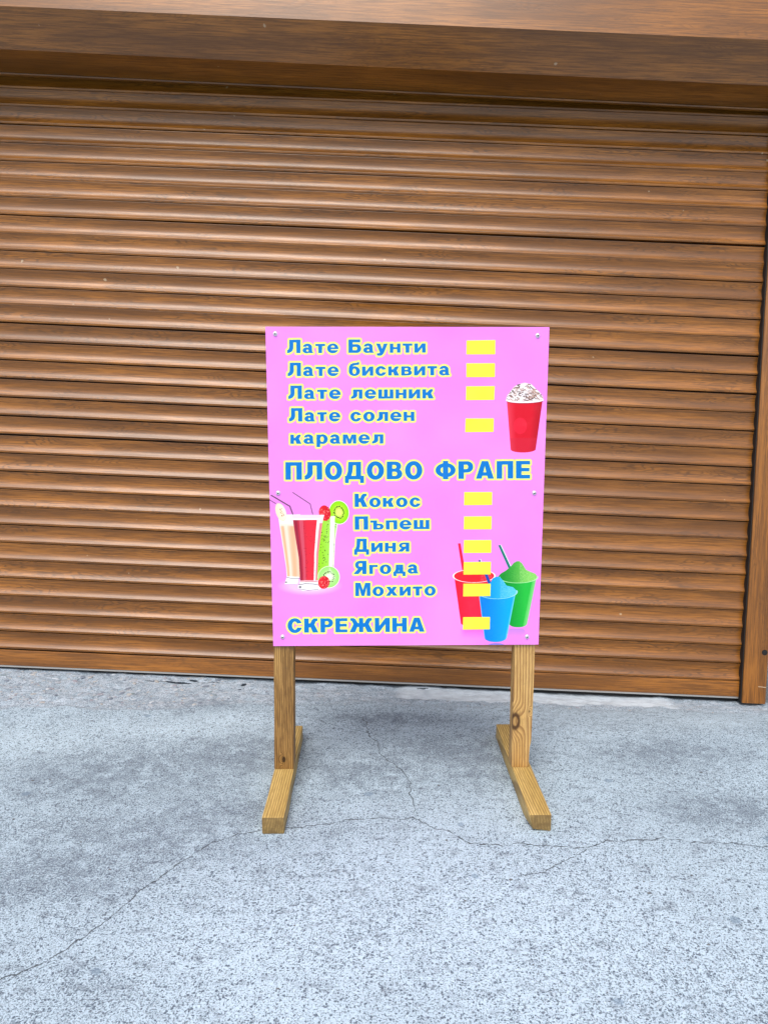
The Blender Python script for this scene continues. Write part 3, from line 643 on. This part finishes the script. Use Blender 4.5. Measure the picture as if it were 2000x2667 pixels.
# cracks: width breathes with noise
cw = g.noise(P, 45, 3, .6)
crk = None
for nm_, wd in (('crack_long', .00105), ('crack_cross', .0010), ('crack_side', .0007), ('crack_hair', .0006)):
    d = g.math('ABSOLUTE', g.math('ADD', g.attr(nm_), g.math('ADD', g.math('MULTIPLY', g.math('SUBTRACT', nf, .5), .004), g.math('MULTIPLY', g.math('SUBTRACT', g.noise(P, 42, 4, .6), .5), .016))))
    d = g.math('DIVIDE', d, g.math('MULTIPLY', g.ramp(cw, .34, .66, .45, 1.9), wd))
    d = g.math('ADD', d, g.math('MULTIPLY', g.math('MAXIMUM', g.attr(nm_+'_end'), 0), 60.))
    k = g.ramp(d, .5, 1.15, 1, 0); crk = k if crk is None else g.math('MAXIMUM', crk, k)
c = g.mix(g.math('MULTIPLY', crk, .85), c, (.06, .07, .08))
h = g.math('ADD', g.math('MULTIPLY', pit, -.8), g.math('MULTIPLY', crk, -3.))
h = g.math('ADD', h, g.math('MULTIPLY', nf, .8)); h = g.math('ADD', h, g.math('MULTIPLY', grit, .5))
g.bump(h, .75, .0011)
M_ground = g.out(c, .82, .3)
gm.materials.append(M_ground); gm.shade_smooth()
ground = link(bpy.data.objects.new('ground', gm)); ground.matrix_world = STREET; ground['kind'] = 'structure'

# aggregate standing proud in the rough strip: nobody could count it
rng = random.Random(4)
pm = N('pebble_stone'); geo = pm.node('ShaderNodeNewGeometry'); cr = pm.node('ShaderNodeValToRGB'); pm.ln(geo.outputs['Random Per Island'], cr.inputs[0])
cr.color_ramp.interpolation = 'CONSTANT'
cols = [(.34,.39,.45),(.20,.25,.31),(.46,.52,.58),(.36,.35,.33),(.10,.17,.19),(.24,.23,.28),(.32,.36,.42),(.09,.13,.19),(.42,.42,.41)]
cr.color_ramp.elements[0].color = (*cols[0], 1); cr.color_ramp.elements[1].position = .5; cr.color_ramp.elements[1].color = (*cols[4], 1)
for k, cc_ in enumerate(cols[1:], 1):
    if k == 4: continue
    e = cr.color_ramp.elements.new(k/len(cols)); e.color = (*cc_, 1)
M_peb = pm.out(pm.mix(pm.math('MULTIPLY', pm.noise(pm.coord('Object'), 400, 3, .7), .5), cr.outputs[0], (.4, .42, .45)), .7, .35)
V = []; F = []
bmi = bmesh.new(); bmesh.ops.create_icosphere(bmi, subdivisions=1, radius=1); iv = [q.co.copy() for q in bmi.verts]; ifc = [[q.index for q in f.verts] for f in bmi.faces]; bmi.free()
for k in range(900):
    x = rng.uniform(-1.6, 1.35); y = rng.uniform(2.05, 2.29)
    if rng.random() < .45: x = rng.uniform(-1.6, -.5)
    if y < float(strip_edge(np.array(x)))+.008: continue
    if .02 < x < .95 and y > 2.15: continue
    r = rng.choice([.0022, .003, .003, .004, .005, .0065, .009] if x < -.5 else [.002, .0025, .003, .0035, .0045]) * rng.uniform(.7, 1.2)
    a = rng.uniform(0, 6.28); sx_, sy_, sz_ = r*rng.uniform(.9, 1.5), r*rng.uniform(.6, 1), r*rng.uniform(.14, .32)
    z = float(ground_z(np.array(x), np.array(y)))+sz_*.12
    b = len(V)
    for q in iv:
        j = 1+rng.uniform(-.16, .16); px_, py_ = q.x*sx_*j, q.y*sy_*j
        V.append((x+px_*math.cos(a)-py_*math.sin(a), y+px_*math.sin(a)+py_*math.cos(a), z+q.z*sz_*j))
    F += [[b+i for i in f] for f in ifc]
peb = mesh_obj('pebble', V, F, M_peb, ground, smooth=60); peb['kind'] = 'stuff'

# loose crumbs and leaf bits on the pavement are part of the same wear: a few dark grit grains
V = []; F = []
for k in range(260):
    y = rng.uniform(.75, 2.04); x = rng.uniform(-.62, .62)*(y+.45)
    r = rng.choice([.0010, .0012, .0016, .0022])*rng.uniform(.7, 1.3); z = float(ground_z(np.array(x), np.array(y)))
    b = len(V); a = rng.uniform(0, 6.28)
    for q in iv:
        j = 1+rng.uniform(-.25, .25); V.append((x+q.x*r*j*math.cos(a)*1.5, y+q.y*r*j, z+q.z*r*.6*j))
    F += [[b+i for i in f] for f in ifc]
grit_o = mesh_obj('grit', V, F, plain('grit_stone', (.13, .14, .15), .8), ground, smooth=60); grit_o['kind'] = 'stuff'

# ------------------------------------------------------------------ building wall round the shutter
wm = N('rough_render')
P = wm.coord('Object')
cw_ = wm.mix(wm.ramp(wm.noise(P, 160, 4, .7), .3, .7), (.09, .10, .115), (.22, .24, .26))
cw_ = wm.mix(wm.math('MULTIPLY', wm.ramp(wm.noise(P, 420, 2, .7), .5, .65), .7), cw_, (.07, .08, .09))
wm.bump(wm.noise(P, 190, 4, .75), 1.0, .004)
M_wall = wm.out(cw_, .9, .25)
wall = thing('shop_wall', 'grey rough rendered shop wall standing behind and beside the brown roller shutter', 'wall', (0, SH_Y, 0))
RAIL_X0, RAIL_X1 = 1.1255, 1.199
LRX = -2.05
def wbox(x0, x1, z0, z1, d0=.03, d1=.30):
    bm = bmesh.new(); box(bm, x0, x1, d0, d1, z0, z1); return bm_obj('wall_section', bm, M_wall, wall)
wbox(-3.6, LRX-.10, -.3, 3.2, -.005, .30); wbox(RAIL_X1+.004, 3.2, -.3, 3.2, .012, .30); wbox(LRX-.098, RAIL_X1+.002, 2.2, 3.2, -.0, .30)
bm = bmesh.new(); box(bm, LRX-.098, RAIL_X1+.002, .055, .30, -.3, 2.198); bm_obj('wall_recess', bm, plain('dark_recess', (.02, .018, .016), .8), wall)

# ------------------------------------------------------------------ roller shutter
shutter = thing('roller_shutter', 'closed brown wood-effect roller shutter with box and guide rails behind the pink menu board', 'shutter', (0, SH_Y, 0))
M_lam = laminate('oak_foil_slat'); M_lamv = laminate('oak_foil_rail', True, 3., .3); M_lamb = laminate('oak_foil_box', False, 5., .3)
M_black = plain('black_gap', (.006, .005, .005), .7)
M_alu = plain('worn_aluminium', (.42, .42, .41), .5, .5, .6)
SLATS = [(1.8582, 0.0022), (1.9127, 0.0022), (1.8037, 0.0022), (1.7478, 0.0011), (1.6912, 0.0022), (1.6358, 0.0024), (1.5796, 0.0023), (1.5248, 0.0019), (1.4693, 0.002), (1.4098, 0.0004), (1.3565, 0.0002), (1.2994, -0.0003), (1.243, -0.0008), (1.1859, -0.0012), (1.1312, -0.0017), (1.0717, -0.0022), (1.0136, -0.0022), (0.955, -0.003), (0.8975, -0.002), (0.8395, -0.0018), (0.7821, -0.0009), (0.7233, 0.0), (0.6665, -0.0001), (0.6098, 0.0006), (0.553, -0.0), (0.4978, 0.0003), (0.4411, 0.0006), (0.3844, 0.0003), (0.3288, 0.0006), (0.2726, 0.001), (0.2165, 0.0007), (0.16, 0.0009), (0.1031, 0.001)]
BAR = (0.046, 0.0024)
BX = {'slot': (-0.02, 1.8281, -0.0056), 'under': (-0.155, 1.8281, -0.0059), 'edge': (-0.234, 1.907, -0.003)}
HOLE = (1.1867, 0.1471)
NICK = 0.036

prof = [(.008,-.0006),(-.0040,-.0006),(-.0060,-.0012),(-.0061,-.0022),(-.0055,-.0030)]
for t in np.linspace(0, 1, 17):
    z = -.0030-t*.0450
    ctrl = np.interp(t, [0, .12, .3, .5, .68, .82, .93, 1.], [.0054, .0032, .0010, .0002, .0010, .0030, .0056, .0074])
    prof.append((-ctrl, z))
prof += [(-.0077,-.0486),(-.0078,-.0492),(-.0076,-.0500),(-.0073,-.0542),(-.0068,-.0548),(-.0060,-.0549),(.008,-.0549)]
# smooth the concave run
pr = np.array(prof); core = pr[5:-7, 0].copy()
for _ in range(3): core[1:-1] = (core[:-2]+2*core[1:-1]+core[2:])/4
pr[5:-7, 0] = core; prof = [tuple(q) for q in pr]
V, F = prism(prof, LRX, RAIL_X0+.02, 24)
slat0 = mesh_obj('slat', V, F, M_lam, shutter, smooth=42)
for k, (za, zb) in enumerate(SLATS):
    o = slat0 if k == 0 else slat0.copy()
    if k: link(o, shutter)
    sl = zb
    o.location = (0, 0, za); o.rotation_euler = (rng.uniform(-.012, .012), -math.atan(sl), 0)
# hook joints seen as the dark line between slats
bm = bmesh.new(); box(bm, LRX, RAIL_X0+.02, .010, .018, -.02, 1.86); bm_obj('slat_joint', bm, M_black, shutter)
# bottom bar
ZB, SB = BAR
bp = [(.008,-.0008),(-.0065,-.0008),(-.0080,-.0022),(-.0080,-.0485),(-.0070,-.0500),(.008,-.0500)]
V, F = prism(bp, LRX, RAIL_X0+.02); bb = mesh_obj('bottom_bar', V, F, M_lamb, shutter, smooth=30)
bb.location = (0, 0, ZB); bb.rotation_euler = (0, -math.atan(SB), 0)
V, F = prism([(.007,-.0502),(-.0062,-.0502),(-.0062,-.0555),(.007,-.0555)], LRX, RAIL_X0+.015); mesh_obj('seal_strip', V, F, M_alu, bb)
# guide rails
def rail(x0, x1, right=True):
    bm = bmesh.new(); box(bm, x0, x1, -.026, .054, -.016 if right else -.2, 1.95, .0022, 2)
    r = bm_obj('guide_rail', bm, M_lamv, shutter, smooth=40)
    bm = bmesh.new(); xs = x0-.0035 if right else x1-.0005
    box(bm, xs, xs+.004, -.022, .05, -.015, 1.95); bm_obj('gap_shade', bm, M_black, r)  # black strip standing in for the shadowed gap beside the rail
    return r
RR = rail(RAIL_X0, RAIL_X1); LR = rail(LRX-.083, LRX, False)
def hole(px_, z):
    bm = bmesh.new(); bmesh.ops.create_cone(bm, cap_ends=True, segments=24, radius1=.0088, radius2=.0088, depth=.002)
    bmesh.ops.rotate(bm, verts=bm.verts, matrix=Matrix.Rotation(PI/2, 3, 'X')); bmesh.ops.translate(bm, verts=bm.verts, vec=(px_, -.0262, z))
    bm_obj('hole_plug', bm, M_black, RR, smooth=40)
hole(*HOLE)
# pale nick and worn foot of the right rail
V, F = prism([(-.0262, 0), (-.0268, 0), (-.0268, .0014), (-.0262, .0014)], RAIL_X1-.026, RAIL_X1-.001)
nk = mesh_obj('scratch', V, F, plain('bare_metal', (.62, .5, .34), .5), RR); nk.location = (0, 0, NICK)
for q in nk.data.vertices: q.co.z += -.002*(q.co.x-RAIL_X1)/.026+.0006*math.sin(q.co.x*600)
# shutter box: underside, chamfer, front
def bx_panel(name, A, B, th=.0018, mat=None):
    """a panel between two measured long edges; A,B = (y, z at x=0, slope)"""
    V = []; n = 20
    ya, za, sa = A; yb, zb, sb = B
    d = Vector((0, yb-ya, zb-za)).normalized(); nrm = Vector((0, d.z, -d.y))*th
    for k in range(n+1):
        x = LRX-.083+(RAIL_X1-LRX+.083)*k/n
        a = Vector((x, ya, za+sa*x)); b = Vector((x, yb, zb+sb*x))
        V += [a, b, b+nrm, a+nrm]
    F = []
    for k in range(n):
        for i in range(4): j = (i+1) % 4; F.append((k*4+i, k*4+j, (k+1)*4+j, (k+1)*4+i))
    F += [(0, 3, 2, 1), (n*4, n*4+1, n*4+2, n*4+3)]
    o = mesh_obj(name, V, F, mat or M_lamb, sbox); return o
sbox = bpy.data.objects.new('shutter_box', None); link(sbox, shutter)
bx_panel('underside_panel', BX['slot'], BX['under'])
bx_panel('sloped_panel', BX['under'], BX['edge'])
ft = BX['edge']; bx_panel('front_panel', ft, (ft[0], ft[1]+.17, ft[2]))
t_ = (ft[0], ft[1]+.17, ft[2]); bx_panel('top_panel', t_, (.0, ft[1]+.17, ft[2]))
# rolled lip at the slot and end caps
sy, sz_, ss = BX['slot']
V, F = prism([(sy+.002, -.004), (sy-.010, -.005), (sy-.012, -.001), (sy+.002, -.0005)], LRX-.083, RAIL_X1)
lip = mesh_obj('slot_lip', V, F, M_lamb, sbox, smooth=40); lip.location = (0, 0, sz_-.0005); lip.rotation_euler = (0, -math.atan(ss), 0)
for xx in (LRX-.0845, RAIL_X1+.0005):
    V = []
    for q in (BX['slot'], BX['under'], BX['edge'], t_, (.0, t_[1], t_[2])): V.append((q[0], q[1]+q[2]*xx))
    VV, FF = prism(V, xx, xx+.0015); mesh_obj('end_cap', VV, FF, M_lamb, sbox)

# ------------------------------------------------------------------ the menu board
BX0, BY0, YAW = 0.05031, 1.63099, 0.0167
ZBT, HB = .33995, .70242
sign = thing('menu_board', 'pink printed drinks menu board screwed to a free-standing wooden frame on the pavement', 'menu board', (BX0, BY0, 0), YAW)
sign.matrix_world = STREET @ Matrix.Translation((BX0, BY0, 0)) @ Matrix.Rotation(YAW, 4, 'Z')
TW, FH = .0458, .0375
M_postL = timber('timber_streaky', (.27, .14, .036), (.50, .29, .09), (.10, .042, .010), 'Z', 1.3, knots=[(-.283, .0, .062, .0055)], freq=230., ringk=.8, warp=.05, streak=.5)
M_postR = timber('timber_knotty', (.54, .31, .095), (.66, .42, .155), (.22, .095, .026), 'Z', 4.1, knots=[(.2535, .001, .152, .0135), (.286, .0, .176, .004)], freq=150., ringk=.7, warp=.04, streak=.2)
M_foot = timber('timber_pale', (.50, .34, .105), (.62, .44, .16), (.20, .12, .035), 'Y', 2.2, freq=190., warp=.04, streak=.3, endc=(.17, .105, .036))
def bar(name, x0, x1, y0, y1, z0, z1, mat, cuts='Z', n=18, seed=0, shape=None):
    bm = bmesh.new(); box(bm, x0, x1, y0, y1, z0, z1, .0028, 2)
    ax = 2 if cuts == 'Z' else 1; lo, hi = (z0, z1) if ax == 2 else (y0, y1)
    for k in range(1, n):
        co = [0, 0, 0]; no = [0, 0, 0]; co[ax] = lo+(hi-lo)*k/n; no[ax] = 1
        bmesh.ops.bisect_plane(bm, geom=list(bm.verts)+list(bm.edges)+list(bm.faces), plane_co=co, plane_no=no)
    for q in bm.verts:
        q.co += Vector([.0009*(mnoise.noise(Vector((q.co.x*9, q.co.y*9, q.co.z*9+seed+j*7))))*(0 if j == 2 and ax != 2 else 1) for j in range(3)])
        if shape: shape(q)
    return bm_obj(name, bm, mat, sign, smooth=35)
PL, PR = -.28307, .26857
pd0, pd1 = .003, .043
bar('post', PL-TW/2, PL+TW/2, pd0, pd1, FH, ZBT+HB-.03, M_postL, seed=1, shape=lambda q: setattr(q.co, 'x', q.co.x+np.interp(q.co.z, [.04, .34, 1.], [0, .006, .012])))
def shR(q):
    if q.co.x > PR and q.co.z < .35:
        t = q.co.z; q.co.x -= np.interp(t, [0, .038, .085, .10, .20, .35], [.0058, .0058, .0050, .0018, .0006, 0])
bar('post', PR-.021, PR+TW/2+.003, pd0, pd1, FH, ZBT+HB-.03, M_postR, n=60, seed=5, shape=shR)
FF_, FB = .19675, .23409
def shF(q):
    if q.co.y < -FF_+.06 and q.co.z < .02:                    # knocked lower corner
        if q.co.x < PR+.01-TW/2: q.co.x += .007*(1-(q.co.y+FF_)/.06); q.co.z += .005*(1-(q.co.y+FF_)/.06)
bar('foot', PL-TW/2, PL+TW/2, -FF_, FB, 0, FH, M_foot, 'Y', seed=9)
bar('foot', PR-TW/2+.004, PR+TW/2+.004, -FF_, FB, 0, FH, M_foot, 'Y', seed=14, shape=shF)
# sheet
img_arr = paint_sheet()
hh, ww = img_arr.shape[:2]
im = bpy.data.images.new('menu_print', ww, hh); px4 = np.ones((hh, ww, 4), np.float32); px4[..., :3] = img_arr[::-1]
im.pixels.foreach_set(px4.ravel()); im.update(); im.pack()
n = N('printed_sheet'); ti = n.node('ShaderNodeTexImage'); ti.image = im; ti.extension = 'EXTEND'
P = n.coord('Object'); n.bump(n.noise(P, 5, 2, .5), .35, .004)
dust = n.noise(P, 30, 5, .7)
M_print = n.out(n.mix(n.math('MULTIPLY', n.ramp(dust, .5, .8), .02), ti.outputs[0], (.75, .7, .75)), n.ramp(dust, .3, .7, .28, .40), .28)
M_edge = plain('sheet_edge', (.62, .40, .60), .5)
W2 = .3; TH = .003; NXs, NZs = 24, 28
V = []; F = []; uv = []
def bow(u, v_): return -.0012*math.sin(PI*u)*math.sin(PI*v_)-.0010*(v_**6)*math.sin(u*PI)
for j in range(NZs+1):
    for i in range(NXs+1):
        u, v_ = i/NXs, j/NZs; V.append((-W2+2*W2*u, -.0005-TH+bow(u, v_), ZBT+HB*v_))
nf_ = len(V)
for j in range(NZs+1):
    for i in range(NXs+1):
        u, v_ = i/NXs, j/NZs; V.append((-W2+2*W2*u, -.0005+bow(u, v_), ZBT+HB*v_))
q_ = lambda i, j, o=0: o+j*(NXs+1)+i
for j in range(NZs):
    for i in range(NXs): F.append((q_(i, j), q_(i+1, j), q_(i+1, j+1), q_(i, j+1)))
nfront = len(F)
for j in range(NZs):
    for i in range(NXs): F.append((q_(i, j, nf_), q_(i, j+1, nf_), q_(i+1, j+1, nf_), q_(i+1, j, nf_)))
for i in range(NXs): F.append((q_(i, 0, nf_), q_(i+1, 0, nf_), q_(i+1, 0), q_(i, 0))); F.append((q_(i, NZs), q_(i+1, NZs), q_(i+1, NZs, nf_), q_(i, NZs, nf_)))
for j in range(NZs): F.append((q_(0, j), q_(0, j+1), q_(0, j+1, nf_), q_(0, j, nf_))); F.append((q_(NXs, j), q_(NXs, j, nf_), q_(NXs, j+1, nf_), q_(NXs, j+1)))
panel = mesh_obj('printed_panel', V, F, M_print, sign, smooth=30); panel.data.materials.append(M_edge)
ul = panel.data.uv_layers.new(name='UVMap')
for p_ in panel.data.polygons:
    if p_.index >= nfront: p_.material_index = 1
    for li in p_.loop_indices:
        co = panel.data.vertices[panel.data.loops[li].vertex_index].co; ul.data[li].uv = ((co.x+W2)/(2*W2), (co.z-ZBT)/HB)
n.ln(n.node('ShaderNodeUVMap').outputs[0], ti.inputs[0])
# yellow price patches stuck over the print
ym = N('yellow_sticker'); M_yel = ym.out(ym.mix(ym.noise(ym.coord('Object'), 20, 2, .5), (.93, .86, .035), (.95, .88, .075)), .38, .4)
for k, qd in enumerate(STICKERS):
    bl = [l2b(*p_) for p_ in qd]; V = []
    for d in (0, .0004):
        for u, v_ in bl: V.append((-W2+2*W2*u, -.0005-TH+bow(u, v_)-.0001-d, ZBT+HB*v_))
    o = mesh_obj('price_sticker', V, [(0, 1, 2, 3), (7, 6, 5, 4)]+[(i, i+4, (i+1) % 4+4, (i+1) % 4) for i in range(4)], M_yel, panel)
# screws
M_screw = plain('zinc_screw', (.80, .80, .80), .28, .5, .75)
prf = [(0, .0034), (.0020, .0033), (.0036, .0027), (.0046, .0017), (.0052, .0005), (.0054, 0)]
bm = bmesh.new(); rings = []
for r_, z_ in prf[1:]: rings.append([bm.verts.new((r_*math.cos(a), -z_, r_*math.sin(a))) for a in np.arange(20)/20*2*PI])
ctr = bm.verts.new((0, -.0034, 0))
for i in range(20): bm.faces.new((ctr, rings[0][i], rings[0][(i+1) % 20]))
for a_, b_ in zip(rings[:-1], rings[1:]):
    for i in range(20): bm.faces.new((a_[i], b_[i], b_[(i+1) % 20], a_[(i+1) % 20]))
sc0 = bm_obj('screw', bm, M_screw, panel, smooth=50)
bm = bmesh.new(); box(bm, -.0021, .0021, -.00375, -.0030, -.0006, .0006); box(bm, -.0006, .0006, -.00378, -.0031, -.0021, .0021); cr0 = bm_obj('screw_slot', bm, plain('slot_dark', (.03, .035, .04), .6), None)
C.objects.unlink(cr0); 
first = True
for k, (x, y) in enumerate([(721.7,866.2),(1399.2,877.6),(725.2,1278.4),(1389.8,1283.8),(732.7,1655),(1370.5,1658.8)]):
    u, v_ = l2b(x, y)
    o = sc0 if k == 0 else sc0.copy()
    if k: link(o, panel)
    o.location = (-W2+2*W2*u, -.0005-TH+bow(u, v_)-.0001, ZBT+HB*v_); o.rotation_euler = (0, rng.uniform(0, 1.5), 0)
# the driver recess is dark geometry inside every head
me = sc0.data; bm = bmesh.new(); bm.from_mesh(me); me.materials.append(cr0.data.materials[0]); nb_ = len(bm.faces); bm.from_mesh(cr0.data); bm.faces.ensure_lookup_table()
for i in range(nb_, len(bm.faces)): bm.faces[i].material_index = 1; bm.faces[i].smooth = False
bm.to_mesh(me); bm.free(); bpy.data.objects.remove(cr0)
